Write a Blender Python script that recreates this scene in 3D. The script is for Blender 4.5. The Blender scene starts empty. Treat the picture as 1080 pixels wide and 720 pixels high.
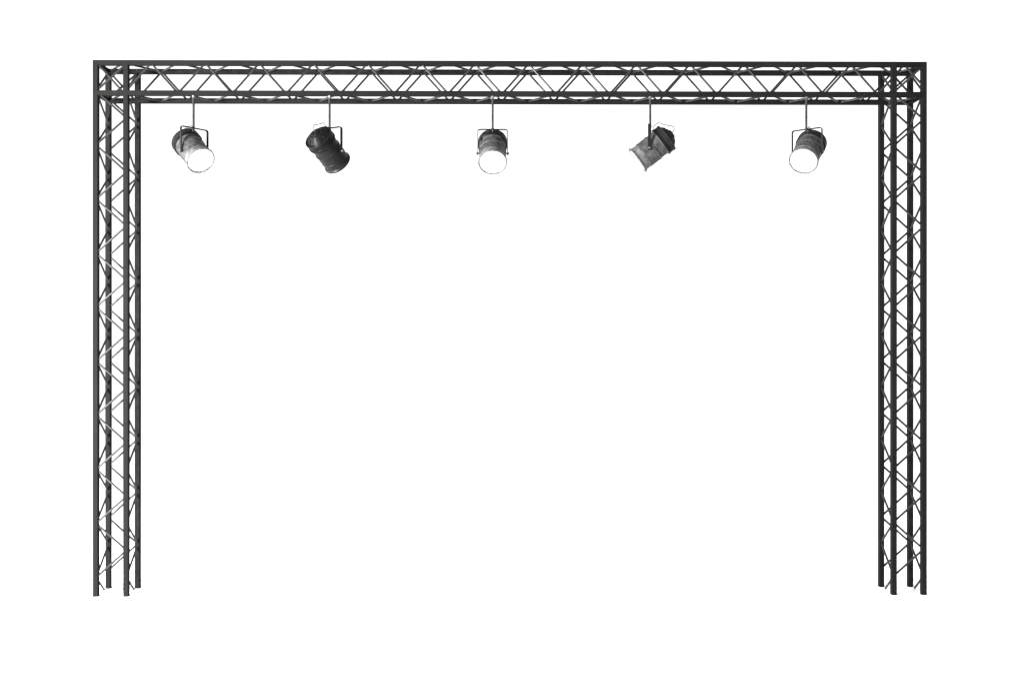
import bpy, math, random
from mathutils import Vector, Matrix
random.seed(4)
sc = bpy.context.scene
C = sc.collection

# ------------------------------------------------------------ materials
def mat(name, base, rough=.5, spec=.1, metallic=0.0, var=.25, scale=6.0, bump=0.0, bscale=60.0, stretch=(1, 1, 1)):
    m = bpy.data.materials.new(name); m.use_nodes = True
    nt = m.node_tree; n = nt.nodes; L = nt.links
    p = n['Principled BSDF']
    tc = n.new('ShaderNodeTexCoord'); mp = n.new('ShaderNodeMapping')
    mp.inputs['Scale'].default_value = stretch
    L.new(tc.outputs['Object'], mp.inputs['Vector'])
    no = n.new('ShaderNodeTexNoise'); no.inputs['Scale'].default_value = scale
    no.inputs['Detail'].default_value = 6; no.inputs['Roughness'].default_value = .6
    L.new(mp.outputs[0], no.inputs['Vector'])
    r = n.new('ShaderNodeValToRGB')
    r.color_ramp.elements[0].position = .3; r.color_ramp.elements[1].position = .7
    lo = [c * (1 - var) for c in base]; hi = [c * (1 + var) for c in base]
    r.color_ramp.elements[0].color = (*lo, 1); r.color_ramp.elements[1].color = (*hi, 1)
    L.new(no.outputs['Fac'], r.inputs['Fac']); L.new(r.outputs['Color'], p.inputs['Base Color'])
    p.inputs['Specular IOR Level'].default_value = spec
    p.inputs['Metallic'].default_value = metallic
    rr = n.new('ShaderNodeMapRange')
    rr.inputs['To Min'].default_value = max(.05, rough - .12); rr.inputs['To Max'].default_value = min(1, rough + .12)
    L.new(no.outputs['Fac'], rr.inputs['Value']); L.new(rr.outputs[0], p.inputs['Roughness'])
    if bump:
        n2 = n.new('ShaderNodeTexNoise'); n2.inputs['Scale'].default_value = bscale
        L.new(tc.outputs['Object'], n2.inputs['Vector'])
        b = n.new('ShaderNodeBump'); b.inputs['Strength'].default_value = bump; b.inputs['Distance'].default_value = .003
        L.new(n2.outputs['Fac'], b.inputs['Height']); L.new(b.outputs[0], p.inputs['Normal'])
    return m

M_TUBE = mat('black_powder_coat', (.0068, .0068, .0066), .62, .012, var=.25, scale=1.1, bump=.1)  # slow tone noise imitates uneven reflections along the tubes
M_ROD = mat('dark_steel_rod', (.0105, .0105, .010), .32, .16, var=.35, scale=9)
M_BODY = mat('lens_glow_grey_metal', (.068, .068, .0685), .5, .2, var=.6, scale=22, bump=.35, bscale=90)  # lighter colour stands in for lens glow on the front barrel
M_REAR = mat('unlit_grey_metal', (.0068, .0068, .0068), .5, .08, var=.4, scale=18, bump=.3)  # dark end of the painted glow falloff
M_MIDD = mat('faded_glow_grey_metal', (.029, .029, .029), .5, .16, var=.6, scale=24, bump=.35, bscale=90)  # middle step of the lens-glow falloff, put into the colour
M_BAND_SHADED = mat('black_and_shaded_metal', (.0032, .0032, .0032), .4, .06, var=.4, scale=18, bump=.3)  # shaded copy for the turned-away lamp; also the black clamp bands
M_BARREL_SHADED = mat('shaded_barrel', (.0042, .0042, .0042), .4, .1, var=.4, scale=16, bump=.3)  # barrel colour darkened to imitate shade on the turned-away lamp
M_YOKE = mat('dark_strap_metal', (.006, .006, .006), .45, .06, var=.4, scale=20)
M_HANG = mat('scuffed_hanger_metal', (.012, .012, .012), .28, .35, var=.85, scale=22, stretch=(1, 1, .5))
M_WIRE = mat('grey_cable', (.05, .05, .048), .5, .3, var=.3, scale=30)
M_BOLT = mat('bare_bolt', (.05, .05, .05), .4, .3, var=.3, scale=40)
M_FLOOR = mat('white_floor', (.94, .94, .94), .9, .0, var=.01, scale=.4)
def lensmat():
    m = bpy.data.materials.new('lit_lens'); m.use_nodes = True
    nt = m.node_tree; n = nt.nodes; L = nt.links; p = n['Principled BSDF']
    p.inputs['Base Color'].default_value = (.9, .9, .9, 1)
    v = n.new('ShaderNodeTexVoronoi'); v.inputs['Scale'].default_value = 60
    tc = n.new('ShaderNodeTexCoord'); L.new(tc.outputs['Object'], v.inputs['Vector'])
    r = n.new('ShaderNodeMapRange'); r.inputs['To Min'].default_value = 1.2; r.inputs['To Max'].default_value = 1.7
    L.new(v.outputs['Distance'], r.inputs['Value'])
    p.inputs['Emission Color'].default_value = (1, 1, 1, 1)
    L.new(r.outputs[0], p.inputs['Emission Strength'])
    return m
M_LENS = lensmat()

# ------------------------------------------------------------ mesh helper
class MB:
    def __init__(s): s.v = []; s.f = []; s.sm = []
    def add(s, vs, fs, smooth=False):
        o = len(s.v); s.v += [tuple(v) for v in vs]
        s.f += [tuple(i + o for i in f) for f in fs]; s.sm += [smooth] * len(fs)
    def beam(s, a, b, w, h, up=(0, 0, 1), bev=.0035):
        """rectangular tube with softly chamfered edges, ends closed"""
        a = Vector(a); b = Vector(b); d = (b - a).normalized(); u = Vector(up)
        x = d.cross(u).normalized(); y = x.cross(d).normalized()
        hw, hh = w / 2, h / 2; c = bev
        pr = [(hw - c, -hh), (hw, -hh + c), (hw, hh - c), (hw - c, hh), (-hw + c, hh), (-hw, hh - c), (-hw, -hh + c), (-hw + c, -hh)]
        vs = []
        for P in (a, b):
            for p in pr: vs.append(P + x * p[0] + y * p[1])
        fs = [(i, (i + 1) % 8, 8 + (i + 1) % 8, 8 + i) for i in range(8)]
        fs += [tuple(range(7, -1, -1)), tuple(range(8, 16))]
        s.add(vs, fs)
    def tube(s, pts, r, n=10, cap=True, smooth=True):
        pts = [Vector(p) for p in pts]
        rings = []
        prev = None
        for i, p in enumerate(pts):
            d = ((pts[min(i + 1, len(pts) - 1)] - pts[max(i - 1, 0)])).normalized()
            if prev is None:
                x = d.orthogonal().normalized()
            else:
                x = (prev - d * prev.dot(d)).normalized()
            prev = x; y = d.cross(x)
            rr = r[i] if isinstance(r, (list, tuple)) else r
            rings.append([p + x * math.cos(2 * math.pi * k / n) * rr + y * math.sin(2 * math.pi * k / n) * rr for k in range(n)])
        vs = [v for R in rings for v in R]; fs = []
        for i in range(len(rings) - 1):
            for k in range(n):
                k2 = (k + 1) % n
                fs.append((i * n + k, i * n + k2, (i + 1) * n + k2, (i + 1) * n + k))
        s.add(vs, fs, smooth)
        if cap:
            s.add(rings[0], [tuple(range(n - 1, -1, -1))]); s.add(rings[-1], [tuple(range(n))])
    def lathe(s, prof, o, a, n=56, smooth=True, closed=False):
        """prof: (t, r): t metres behind o along -a"""
        a = Vector(a).normalized(); e1 = a.orthogonal().normalized(); e2 = a.cross(e1)
        vs = []
        for t, r in prof:
            for k in range(n):
                q = 2 * math.pi * k / n
                vs.append(Vector(o) - a * t + (e1 * math.cos(q) + e2 * math.sin(q)) * max(r, 1e-5))
        fs = []
        m = len(prof)
        for i in range(m if closed else m - 1):
            j = (i + 1) % m
            for k in range(n):
                k2 = (k + 1) % n
                fs.append((i * n + k2, i * n + k, j * n + k, j * n + k2))
        s.add(vs, fs, smooth)
    def build(s, name, m, parent=None, sharp=True):
        me = bpy.data.meshes.new(name); me.from_pydata([tuple(v) for v in s.v], [], s.f)
        me.polygons.foreach_set('use_smooth', s.sm)
        me.materials.append(m); me.update()
        if any(s.sm) and sharp:
            try: me.set_sharp_from_angle(angle=math.radians(32))
            except Exception: pass
        o = bpy.data.objects.new(name, me); C.objects.link(o)
        if parent is not None:
            o.parent = parent
            o.matrix_parent_inverse = Matrix.Identity(4)
            # geometry was written in world space: bring it into the parent's space
            w = Vector((0, 0, 0)); p = parent
            while p is not None: w += p.location; p = p.parent
            me.transform(Matrix.Translation(-w))
        return o
def empty(name, loc, parent=None):
    o = bpy.data.objects.new(name, None); C.objects.link(o); o.location = loc
    o.empty_display_size = .2
    if parent is not None: o.parent = parent
    return o

# ------------------------------------------------------------ dimensions (metres)
W, H, S, T = 8.910, 5.708, .322, .054        # overall width, height, tube spacing, tube size
XL = -W / 2; XR = W / 2
c = T / 2
PX = .576                                   # lacing pitch
ROD = .0114

# ------------------------------------------------------------ the truss goalpost
truss = empty('lighting_truss', (0, S / 2, 0))
truss['label'] = 'wide black square-tube truss goalpost with zigzag lacing, two towers joined by a top beam'
truss['category'] = 'truss'

def lace(nodes, f, lo, hi):
    """nodes: sorted [(u, side)]; f(u, side_fraction) -> point. Clip the run to lo <= u <= hi."""
    mb = MB()
    for (u0, s0), (u1, s1) in zip(nodes[:-1], nodes[1:]):
        a, b = 0.0, 1.0
        if u1 < lo or u0 > hi: continue
        if u0 < lo: a = (lo - u0) / (u1 - u0)
        if u1 > hi: b = (hi - u0) / (u1 - u0)
        p = f(u0 + (u1 - u0) * a, s0 + (s1 - s0) * a); q = f(u0 + (u1 - u0) * b, s0 + (s1 - s0) * b)
        j = lambda: (random.uniform(-.0012, .0012), random.uniform(-.0012, .0012), random.uniform(-.002, .002))
        mb.tube([Vector(p) + Vector(j()), Vector(q) + Vector(j())], ROD, 10)
        for P, t in ((p, a), (q, b)):
            if t in (0.0, 1.0):     # weld bead where the rod meets the tube wall
                d = (Vector(q) - Vector(p)).normalized() * (1 if P is p else -1)
                mb.tube([Vector(P) + d * .026, Vector(P) + d * .033, Vector(P) + d * .041], [.0135, .0125, ROD], 8)
    return mb

def tower(x0):
    t = empty('tower', (x0 + S / 2 + c, 0, 0), truss)
    for ix in (0, 1):
        for iy in (0, 1):
            mb = MB(); X = x0 + c + ix * S; Y = c + iy * S
            mb.beam((X, Y, 0.001), (X, Y, H - .0016), T, T, up=(0, 1, 0))
            mb.build('upright_tube', M_TUBE, t)
    zn = []
    k = -1
    while True:
        z = .200 + .288 * k
        zn.append((z, 0.0 if k % 2 == 0 else 1.0))
        if z > H: break
        k += 1
    fr = [n for n in zn if n[0] >= .19]
    for Y in (c, c + S):
        lace(fr, lambda u, s, Y=Y: (x0 + c + s * S, Y, u), .0, H - c).build('zigzag_lacing', M_ROD, t)
    for X in (x0 + c, x0 + c + S):
        lace(zn, lambda u, s, X=X: (X, c + s * S, u), .012, H - c).build('zigzag_lacing', M_ROD, t)
    return t
tower(XL); tower(XR - S - T)

beam = empty('top_beam', (0, 0, H - S - T), truss)
i1 = .0008
for iy in (0, 1):
    for iz in (0, 1):
        mb = MB(); Y = c + iy * S; Z = H - c - iz * S
        mb.beam((XL + .004, Y, Z), (XR - .004, Y, Z), T - 2 * i1, T - 2 * i1)
        mb.build('chord_tube', M_TUBE, beam)
for x in (XL + c, XR - c):
    for iz in (0, 1):
        mb = MB(); Z = H - c - iz * S
        mb.beam((x, .006, Z), (x, S + T - .006, Z), T - .010, T - .010)
        mb.build('end_tube', M_TUBE, beam)
xn = [(XL + .612 + .288 * k, 0.0 if k % 2 == 0 else 1.0) for k in range(-2, 30)]
for Y in (c, c + S):
    lace(xn, lambda u, s, Y=Y: (u, Y, H - c - s * S), XL + c, XR - c).build('zigzag_lacing', M_ROD, beam)
for Z in (H - c, H - c - S):
    lace(xn, lambda u, s, Z=Z: (u, c + S - s * S, Z), XL + c, XR - c).build('zigzag_lacing', M_ROD, beam)

# ------------------------------------------------------------ camera
cam = bpy.data.cameras.new('camera'); camo = bpy.data.objects.new('camera', cam); C.objects.link(camo)
camo.location = (-.1909, -9.9887, 2.7347)
YAW, PITCH = .00761, -.0003
camo.rotation_euler = (math.pi / 2 + PITCH, 0, -YAW)
cam.sensor_width = 36; cam.lens = 36 * 987 / 1080
cam.shift_x = 12.175 / 1080; cam.shift_y = -1.785 / 1080
cam.clip_end = 1000
sc.camera = camo

# ------------------------------------------------------------ stage spotlights
u = .01015
ZB = H - S - T + i1                        # underside of the lower chord
PROF_FRONT = [(1.4, 13.3), (.5, 13.6), (0, 14.1), (0, 15.0), (.4, 15.3), (1.6, 15.3), (2.1, 14.9), (2.8, 13.9), (3.4, 13.7), (8.8, 13.7)]
PROF_MID = [(8.6, 13.7), (8.9, 14.2), (9.5, 14.3), (9.9, 14.0), (19.8, 14.0), (20.2, 14.5), (21.4, 14.5), (21.9, 13.6), (29.3, 13.6), (30.4, 14.4)]
PROF_BAND = [(30.2, 14.3), (30.6, 15.2), (31.0, 15.6), (32.6, 15.6), (33.0, 15.1), (33.2, 14.6)]
PROF_REAR = [(33.0, 14.6), (33.4, 15.0), (37.2, 15.0), (37.6, 15.5), (38.8, 15.5), (39.2, 15.1), (39.2, 14.0), (38.5, 13.7), (38.5, 12.9), (40.6, 11.6), (44.0, 7.4), (44.4, 6.9), (44.5, 5.2), (45.9, 4.6), (46.1, 4.2), (46.1, 0)]
def spotlight(px, phi, tilt, label, lit=True, wire=None, dz=0.0, drop=135.3, dxp=0.0, dark=False):
    phi = math.radians(phi); th = math.radians(tilt)
    Y = c
    # column of the hanger, from the photo's measured x at this depth
    X = camo.location.x + ((px - 540 + 12.175) / 987 + math.tan(YAW)) * (Y - camo.location.y) / 1.0 * (1 + 0)
    zt = camo.location.z + (360 - 1.785 - drop) / 987 * (Y - camo.location.y)    # yoke top
    root = empty('stage_spotlight', (X, Y, ZB))
    root['label'] = label; root['category'] = 'spotlight'; root['group'] = 'stage spotlights hanging under the top beam'
    a = Vector((math.sin(phi) * math.cos(th), -math.cos(phi) * math.cos(th), -math.sin(th)))
    yd = Vector((math.cos(phi), math.sin(phi), 0)); fd = Vector((-math.sin(phi), math.cos(phi), 0))
    P = Vector((X + dxp, Y, zt - 25.3 * u))           # pivot
    F = P + a * 16.6 * u                              # centre of the front opening
    body, mid, rear = (M_BARREL_SHADED, M_BARREL_SHADED, M_BAND_SHADED) if dark else (M_BODY, M_MIDD, M_REAR)  # glow falloff painted front to rear; dark picks the shaded copies
    sc_ = lambda pr: [(t * u, r * u) for t, r in pr]
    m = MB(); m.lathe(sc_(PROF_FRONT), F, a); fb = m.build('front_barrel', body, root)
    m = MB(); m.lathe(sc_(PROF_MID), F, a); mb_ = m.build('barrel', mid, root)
    # cooling slots, screws and a side plate on the barrel
    e1 = yd; e2 = a.cross(yd).normalized()
    for q in (45, 90, 135, 225, 315):
        q = math.radians(q); d = e1 * math.cos(q) + e2 * math.sin(q)
        for t, pa in ((5.2, fb), (25.6, mb_)):
            o = F - a * t * u + d * 13.5 * u; m = MB()
            m.tube([o, o + d * .35 * u, o + d * .55 * u], [.62 * u, .62 * u, .35 * u], 10)
            m.build('screw', M_BOLT if not dark else M_REAR, pa)
    m = MB(); m.lathe(sc_(PROF_BAND), F, a); m.build('clamp_band', M_BAND_SHADED, root)
    m = MB(); m.lathe(sc_(PROF_REAR), F, a); rc = m.build('rear_cap', rear, root)
    for q in range(0, 360, 45):                       # vent fins on the cone of the cap
        m = MB()
        q = math.radians(q + 20); d = e1 * math.cos(q) + e2 * math.sin(q)
        m.beam(F - a * 40.0 * u + d * 12.2 * u, F - a * 43.2 * u + d * 8.8 * u, .35 * u, 1.0 * u, up=d, bev=.0006)
        m.build('vent_fin', rear, rc)
    # lens: slightly domed glass just inside the lip
    m = MB(); pr = [(1.3 - .9 * math.cos(i / 8 * math.pi / 2), 13.6 * math.sin(i / 8 * math.pi / 2)) for i in range(9)]
    m.lathe(sc_([(1.35, 13.4)] + pr[::-1][1:]), F, a)
    ln = m.build('lens', M_LENS if lit else M_REAR, root)
    # yoke: one bent flat strap
    hw = 15.6; zt_ = 25.3; R = 2.2; path = [(-hw, -2.2)]
    path += [(-hw, zt_ - R)]
    for i in range(1, 6): q = i / 6 * math.pi / 2; path.append((-hw + R - R * math.cos(q), zt_ - R + R * math.sin(q)))
    path.append((-hw + R, zt_))
    path += [(-x, z) for x, z in path[::-1]]
    m = MB(); n = len(path); vs = []
    for i, (x, z) in enumerate(path):
        d = Vector((path[min(i + 1, n - 1)][0] - path[max(i - 1, 0)][0], path[min(i + 1, n - 1)][1] - path[max(i - 1, 0)][1])).normalized()
        nx, nz = -d.y, d.x
        for s1, s2 in ((-1, -1), (1, -1), (1, 1), (-1, 1)):
            vs.append(P + yd * (x + nx * s1 * .42) * u + Vector((0, 0, (z + nz * s1 * .42) * u)) + fd * s2 * 1.55 * u)
    fs = []
    for i in range(n - 1):
        for k in range(4):
            k2 = (k + 1) % 4; fs.append((i * 4 + k, i * 4 + k2, i * 4 + 4 + k2, i * 4 + 4 + k))
    fs += [(3, 2, 1, 0), tuple(range(n * 4 - 4, n * 4))]
    m.add(vs, fs); yk = m.build('yoke', M_YOKE if not dark else M_BAND_SHADED, root)
    for s in (-1, 1):
        m = MB(); o = P + yd * s * 13.4 * u
        m.tube([o, P + yd * s * 16.0 * u, P + yd * s * 16.1 * u, P + yd * s * 17.2 * u, P + yd * s * 17.4 * u], [.8 * u, .8 * u, 1.25 * u, 1.25 * u, .9 * u], 6, smooth=False)
        m.build('pivot_bolt', M_BOLT, yk)
    # hanger rod with a collar under the yoke and a threaded eye at the chord
    m = MB(); top = Vector((X, Y, ZB)); bot = Vector((X, Y, zt - 1.2 * u))
    m.tube([bot, top + Vector((0, 0, .004))], 1.25 * u, 12)
    m.tube([Vector((X, Y, zt - .1 * u)), Vector((X, Y, zt + 1.3 * u))], 1.6 * u, 6, smooth=False)
    hg = m.build('hanger_rod', M_HANG, root)
    m = MB(); m.tube([top - Vector((0, 0, .020)), top - Vector((0, 0, .006)), top + Vector((0, 0, .002))], [.013, .019, .021], 6, smooth=False)
    m.build('mounting_nut', M_BOLT, hg)
    # cable loop from the rear of the cap, over the top, to the body
    up = (Vector((0, 0, 1)) - a * a.z).normalized(); sd = a.cross(up)
    ctrl = wire or [(34, 15.2, 0), (34.5, 17.2, 0), (38, 18.3, 0), (41.7, 17.6, 0), (44.5, 13.4, .5), (47.5, 9.5, .8), (50.8, 5.4, .6), (50.0, 2.0, .2), (46.0, .6, 0)]
    pts = []
    cp = [F - a * t * u + up * n_ * u + sd * s_ * u for t, n_, s_ in ctrl]
    for i in range(len(cp) - 1):
        p0 = cp[max(i - 1, 0)]; p1 = cp[i]; p2 = cp[i + 1]; p3 = cp[min(i + 2, len(cp) - 1)]
        for k in range(6):
            t = k / 6
            pts.append(.5 * ((2 * p1) + (p2 - p0) * t + (2 * p0 - 5 * p1 + 4 * p2 - p3) * t * t + (3 * p1 - p0 - 3 * p2 + p3) * t ** 3))
    pts.append(cp[-1])
    m = MB(); m.tube(pts, .46 * u, 8); m.build('power_cable', M_WIRE, root)
    return root

spotlight(205.0, 49, 40, 'grey spotlight tilted down to the right, lens glowing white, nearest the left tower', drop=136.2, dxp=.008)
spotlight(347.9, 151, 34, 'shade-darkened spotlight turned away with its round rear cap towards us, no lit lens visible', dark=True, drop=136.0)
spotlight(519.6, 0, 46, 'grey spotlight facing straight forward under the middle of the beam, round lens glowing white', drop=137.0)
spotlight(686.0, -100.5, 37, 'grey spotlight seen side-on, aimed down left, thin cable looping over its rear', drop=134.0, dxp=-.006)
spotlight(851.2, -36, 40, 'grey spotlight facing forward and down to the left, lens glowing white, nearest the right tower', drop=136.2, dxp=.008)

# ------------------------------------------------------------ floor
m = MB(); m.add([(-300, -300, 0), (300, -300, 0), (300, 300, 0), (-300, 300, 0)], [(0, 1, 2, 3)])
fl = m.build('studio_floor', M_FLOOR); fl['kind'] = 'structure'

# ------------------------------------------------------------ light: white studio surround + two softboxes and an added low fill on the left
w = bpy.data.worlds.new('World'); sc.world = w; w.use_nodes = True
w.node_tree.nodes['Background'].inputs[0].default_value = (1, 1, 1, 1)
w.node_tree.nodes['Background'].inputs[1].default_value = 1.42
def softbox(loc, aim, size, power):
    l = bpy.data.lights.new('softbox', 'AREA'); l.shape = 'RECTANGLE'; l.size = size[0]; l.size_y = size[1]; l.energy = power
    o = bpy.data.objects.new('softbox', l); C.objects.link(o); o.location = loc
    o.rotation_euler = (Vector(aim) - Vector(loc)).to_track_quat('-Z', 'Y').to_euler()
    return o
softbox((-9.5, -8.0, 4.0), (-1, 0, 3.2), (1.6, 1.6), 6300)
softbox((-8.5, -6.5, .6), (-3, 0, .5), (1.2, .8), 2900)  # low fill, added to brighten the tower bottoms
softbox((-22.0, .4, 3.6), (4, .2, 2.8), (2.4, 2.4), 6500)

sc.cycles.sample_clamp_indirect = 1.5; sc.cycles.sample_clamp_direct = 6
sc.view_settings.view_transform = 'Standard'; sc.view_settings.look = 'None'
sc.view_settings.exposure = 0; sc.view_settings.gamma = 1
